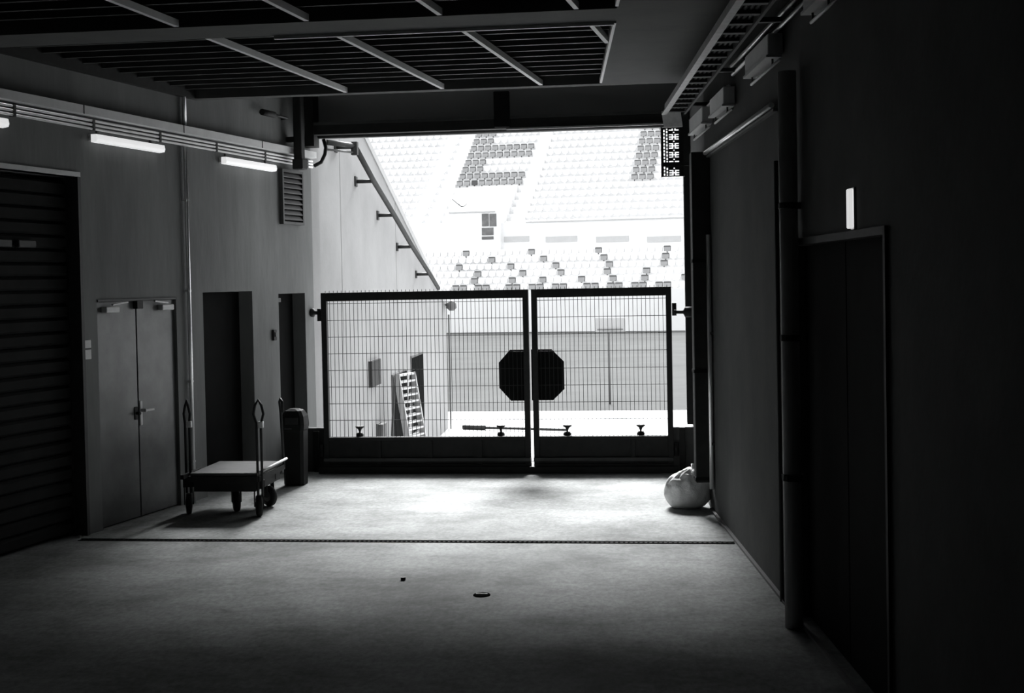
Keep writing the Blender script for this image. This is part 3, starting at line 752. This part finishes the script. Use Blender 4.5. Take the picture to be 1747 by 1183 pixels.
# conduits and luminaires on the right wall
def rw_run(name, pts_, r, m, label, out=.04, clips=True):
    P_ = [RW.px(*p_, out) for p_ in pts_]; zavg = sum(p_[1] for p_ in P_) / len(P_)
    t_ = thing(name, label, 'conduit', RW, (0, 0, zavg))
    MB().tube([(out, P_[0][0], 0), (out, P_[-1][0], 0)], r, 8).build('conduit_tube', m, t_, True)
    if clips:
        n_ = max(2, int(abs(P_[-1][0] - P_[0][0]) / .9))
        for k in range(n_):
            y_ = P_[0][0] + (P_[-1][0] - P_[0][0]) * (k + .5) / n_
            MB().box(0, out, y_ - .015, y_ + .015, -.012, .012).build('clip', 'darkgrey', t_)
    return t_
rw_run('wall_conduit', [(1246, 124), (1372, -30)], .016, 'white_pipe', 'upper pale conduit high on the dark wall beside the ladder tray')
rw_run('wall_conduit', [(1250, 135), (1395, -30)], .014, 'white_pipe', 'second pale conduit just under the upper one on the dark wall')
rw_run('wall_conduit', [(1186, 208), (1243, 141)], .016, 'white_pipe', 'short pale conduit on the dark wall near the perforated tray')
t = rw_run('wall_conduit', [(1184, 285), (1316, 165)], .02, 'white_pipe', 'low pale conduit along the dark wall ending by the big pipe')
P1 = RW.px(1184, 285, .04); P2 = RW.px(1316, 165, .04)
MB().box(0, .03, P1[0], P2[0], -.04, -.022).build('mounting_channel', 'box_grey', t)
lumin = [((1176, 232), (1198, 209), 24, 'white box luminaire on the dark wall next to the perforated tray'),
         ((1211, 204), (1234, 177), 17, 'small box luminaire on the dark wall between its two neighbours'),
         ((1271, 136), (1310, 94), 22, 'long box luminaire on the dark wall above the low conduit'),
         ((1370, 27), (1405, -12), 24, 'box luminaire on the dark wall closest to the big pipe')]
for (pa_, pb_, hp, lab) in lumin:
    ya, za = RW.px(*pa_, .1); yb_, zb2 = RW.px(*pb_, .1); z_ = (za + zb2) / 2
    t = thing('box_luminaire', lab, 'luminaire', RW, (0, (ya + yb_) / 2, z_), 'box luminaires on the dark wall'); h = abs(yb_ - ya) / 2
    MB().bbox(.003, .10, -h, h, .012, .15, .006).build('luminaire_body', 'housing', t)
    MB().box(.012, .112, -h - .01, h + .01, -.004, .012).build('bottom_trim', 'plate', t)
    MB().tube([(.06, -h + .02, -.05), (.06, h + .2, -.05)], .01, 6).build('guard_rod', 'trunk', t, True)
    for e_ in (-h + .06, h - .06): MB().box(.054, .066, e_ - .005, e_ + .005, -.05, -.004).build('guard_bracket', 'darkgrey', t)
y, _ = RW.px(1346, 400, .07)
t = thing('drain_pipe', 'thick dark grey vertical drain pipe on the dark wall', 'pipe', RW, (0, y, 0))
MB().tube([(.07, 0, 0), (.07, 0, 3.38)], .055, 14).build('pipe_tube', 'pipe_grey', t, True)
for z in (.9, 1.75, 2.55): MB().lathe([(.06, z), (.064, z + .005), (.064, z + .035), (.06, z + .04)], (.07, 0, 0), 14).build('pipe_clamp', 'darkgrey', t)
for z in (.9, 1.75, 2.55): MB().box(0, .02, -.02, .02, z, z + .04).build('clamp_foot', 'darkgrey', t)
y, z = RW.px(1322, 330, .03)
t = thing('thin_conduit', 'thin dark vertical conduit beside the thick drain pipe', 'conduit', RW, (0, y, 0))
MB().tube([(.02, 0, 0), (.02, 0, 2.9)], .014, 8).build('conduit_tube', 'darkgrey', t, True)
y0, z1_ = RW.px(1452, 326); y1_, z0_ = RW.px(1464, 395)
t = thing('exit_lamp', 'narrow glowing emergency lamp above the dark double door', 'lamp', RW, (0, (y0 + y1_) / 2, 2.375))
MB().box(0, .012, -.035, .035, 0, .21).build('lamp_body', 'housing', t); MB().bbox(.012, .035, -.03, .03, .005, .205, .005).build('diffuser', 'diffuser', t)
# duct box with white conduit, ending above the floor
ydc = -.55
ydc = -.50
t = thing('wall_duct', 'black rectangular duct on the dark wall ending above the sack', 'duct', RW, (0, ydc, .28))
MB().bbox(0, .165, -.075, .075, 0, 3.0, .006).build('duct_body', 'black', t)
for z in (.02, 1.0, 2.0): MB().box(0, .17, -.08, .08, z, z + .03).build('joint_band', 'black2', t)
t = thing('duct_conduit', 'pale vertical conduit beside the black duct on the dark wall', 'conduit', RW, (0, ydc + .12, .23))
MB().tube([(.03, 0, 0), (.03, 0, 2.3)], .021, 10).build('conduit_tube', 'white_pipe', t, True)
for z in (.4, 1.4): MB().box(0, .03, -.03, .03, z, z + .02).build('clip', 'darkgrey', t)

# ------------------------------------------------------------------ floor things
# trench drain: frame and bars
ya_, yb_ = 10.42, 10.52
t = thing('trench_drain', 'narrow trench drain grate crossing the tunnel floor', 'drain', WORLD, (0, 10.47, 0))
x0, x1 = xl(10.5) + .06, xr(10.5) - .03
MB().box(x0, x1, -.03, .03, .0005, .002).build('drain_channel', 'black2', t)
for s_ in (-1, 1): MB().box(x0, x1, s_ * .034 - .004, s_ * .034 + .004, 0, .006).build('drain_edge', 'shade', t)
bm_ = MB().box(-.008, .008, -.03, .03, 0.002, .006).mesh('drain_bar', 'shade')
n_ = 140
for k in range(n_):
    o = bpy.data.objects.new('drain_bar', bm_); COL.objects.link(o); o.parent = t; o.location = (x0 + (x1 - x0) * (k + .5) / n_, 0, 0)
p = onz(822, 1016)
t = thing('floor_cap', 'small dark metal cap set in the tunnel floor', 'cap', WORLD, tuple(p))
MB().lathe([(.06, 0), (.058, .006), (.05, .009)], (0, 0, 0), 16).build('cap_plate', 'shade', t); MB().box(-.04, .04, -.006, .006, .009, .012).build('cap_slot', 'darkgrey', t)
for px_, py_, lab in ((136, 918, 'tiny bright scrap of paper at the foot of the concrete wall'), (688, 990, 'tiny dark stone on the bright part of the floor')):
    p = onz(px_, py_); r_ = .018
    b = MB(); b.prism([(r_ * math.cos(a) * random.uniform(.7, 1.3), r_ * math.sin(a) * random.uniform(.7, 1.3), 0) for a in [k * math.pi / 3 for k in range(6)]], (0, 0, .02))
    tag(b.build('litter_scrap', 'plate' if 'paper' in lab else 'black', at=p), lab, 'litter')
# pale kerb strip at the foot of the right wall
b = MB(); b.box(0, .025, -.6, 16, 0, .02); struct(b.build('baseboard_right', 'out_conc', at=RW.w(0, 0, 0), rz=RW.rz))

# platform cart
cx_, cy_ = -4.09, 11.91
t = thing('platform_cart', 'black steel platform cart with upright handles by the black door', 'cart', WORLD, (cx_, cy_, 0))
X0, X1, Y0, Y1 = -.33, .32, -.40, .41
MB().bbox(X0, X1, Y0, Y1, .385, .415, .006).build('deck', 'ply', t)
b = MB()
for (a, c) in (((X0, Y0), (X1, Y0)), ((X1, Y0), (X1, Y1)), ((X1, Y1), (X0, Y1)), ((X0, Y1), (X0, Y0))): b.bar((*a, .36), (*c, .36), .035, .05)
b.bar((0, Y0, .35), (0, Y1, .35), .04, .06); b.box(X0 + .03, X1 - .03, Y0 + .02, Y1 - .02, .24, .335)
b.build('deck_frame', 'black', t)
def loop(x, y, zb, zt__, w, name='handle', dx=0):
    b_ = MB(); r = .0125
    pts_ = [(x - .02, y, zb), (x - .02, y, zt__ - .22), (x - w / 2 - .005, y, zt__ - .13), (x - w / 2 + .012, y, zt__ - .05), (x, y, zt__), (x + w / 2 - .012, y, zt__ - .05), (x + w / 2 + .005, y, zt__ - .13), (x + .022, y, zt__ - .22), (x + .022, y, zb)]
    b_.tube(pts_, r, 8); h_ = b_.build(name, 'black', t, True)
    MB().bbox(x - .005, x + .045, y - .02, y + .02, zt__ - .26, zt__ - .2, .004).build('clamp', 'plate', h_)
    return h_
loop(.33, -.36, .2, 1.09, .085); loop(-.42, -.20, .2, 1.08, .05)
b = MB(); b.tube([(.33, .40, .36), (.31, .40, .9), (.30, .40, 1.0), (.315, .38, 1.03), (.34, .36, 1.0), (.345, .36, .9)], .014, 8); b.build('handle', 'black', t, True)
MB().tube([(.335, -.36, .42), (.345, .44, .435)], .013, 8).build('end_bar', 'steel', t, True)
MB().bar((-.42, -.36, .37), (-.42, .1, .37), .03, .04).build('end_bar', 'black', t)
MB().bar((-.43, -.2, .37), (-.3, -.2, .37), .03, .04).build('end_bracket', 'black', t)
def wheel(x, y, r=.1, rot=0.0):
    w_o = MB().lathe([(r * .55, -.028), (r * .9, -.026), (r, -.014), (r, .014), (r * .9, .026), (r * .55, .028)], (0, 0, 0), 20, 0)
    o_ = w_o.build('wheel', 'rubber', t, True); o_.location = (x, y, r); o_.rotation_euler.z = rot
    MB().lathe([(r * .2, -.034), (r * .5, -.03), (r * .5, .03), (r * .2, .034)], (0, 0, 0), 14, 0).build('hub', 'box_grey', o_)
    b_ = MB(); b_.box(-.045, -.036, -.025, .025, -.01, .16); b_.box(.036, .045, -.025, .025, -.01, .16); b_.box(-.05, .05, -.05, .05, .16, .24 - .0)
    f_ = b_.build('fork', 'black', o_)
    return o_
wheel(-.42, -.20, .1, .35); wheel(.0, -.07, .1, .5); wheel(.30, -.31, .1, .4); wheel(.23, .22, .1, 1.0)

# bin
p = onz(500, 830)
t = thing('waste_bin', 'tall dark plastic waste bin with lid beside the platform cart', 'bin', WORLD, (p.x, p.y + .12, 0))
b = MB(); rs = .105
def rsq(h, z, c=.03):
    return [(sx * (h - (c if i == 0 else 0)), sy * (h - (c if i == 1 else 0)), z) for sx, sy, order in ((1, 1, (1, 0)), (-1, 1, (0, 1)), (-1, -1, (1, 0)), (1, -1, (0, 1))) for i in ([1, 0] if order == (1, 0) else [0, 1])]
def loft(mb, rings):
    k = len(rings[0]); vv = [v for r in rings for v in r]; fs = []
    for i in range(len(rings) - 1):
        for j in range(k): fs.append((i * k + j, i * k + (j + 1) % k, (i + 1) * k + (j + 1) % k, (i + 1) * k + j))
    fs += [tuple(range(k - 1, -1, -1)), tuple(range((len(rings) - 1) * k, len(rings) * k))]
    mb._a(vv, fs); return mb
loft(MB(), [rsq(.105, 0), rsq(.108, .02), rsq(.117, .58), rsq(.124, .60), rsq(.124, .62)]).build('bin_body', 'plastic', t)
lid = loft(MB(), [rsq(.128, .62), rsq(.13, .65), rsq(.122, .74), rsq(.09, .80), rsq(.05, .82)]).build('bin_lid', 'plastic', t)
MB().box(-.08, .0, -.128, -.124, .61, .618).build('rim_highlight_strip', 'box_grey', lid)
MB().prism([(-.07, -.126, .66), (.07, -.126, .66), (.07, -.122, .73), (-.07, -.122, .73)], (0, -.006, 0)).build('flap', 'black', lid)

# sack
import bmesh
bm = bmesh.new(); bmesh.ops.create_icosphere(bm, subdivisions=5, radius=1)
from mathutils import noise as mn
for v in bm.verts:
    n = v.co.copy(); x, y, z = n
    r = 1 + .08 * mn.noise(n * 1.7 + Vector((3, 1, 2))) + .03 * mn.noise(n * 4.3) + .018 * mn.noise(n * 11)
    x, y, z = x * r, y * r, z * r
    sg_ = lambda a, e: math.copysign(abs(a) ** e, a)
    px_, py_, pz_ = sg_(x, .92) * .215, sg_(y, .9) * .17, sg_(z, .85) * .185 + .16
    if z > 0: px_ += .05 * z * z; pz_ += .035 * math.exp(-((px_ - .04) / .07) ** 2) * z
    crease = .008 * math.sin(9 * math.atan2(y, x) + 7 * z + 3 * mn.noise(n * 3)) * (.3 + max(0, z))
    px_ += crease * x; py_ += crease * y; pz_ += crease
    v.co = (px_, py_, max(pz_, 0))
me = bpy.data.meshes.new('sack'); bm.to_mesh(me); bm.free(); me.materials.append(M['sack']); me.polygons.foreach_set('use_smooth', [True] * len(me.polygons))
t = thing('sack', 'bulging white woven sack slumped at the foot of the dark wall', 'sack', WORLD, (.175, 12.10, 0))
o = bpy.data.objects.new('sack_body', me); COL.objects.link(o); o.parent = t
b = MB(); b.tube([(.05, 0, .33), (.06, .01, .375), (.065, .02, .40)], [.045, .022, .03], 10); b.build('sack_neck', 'sack', t, True)
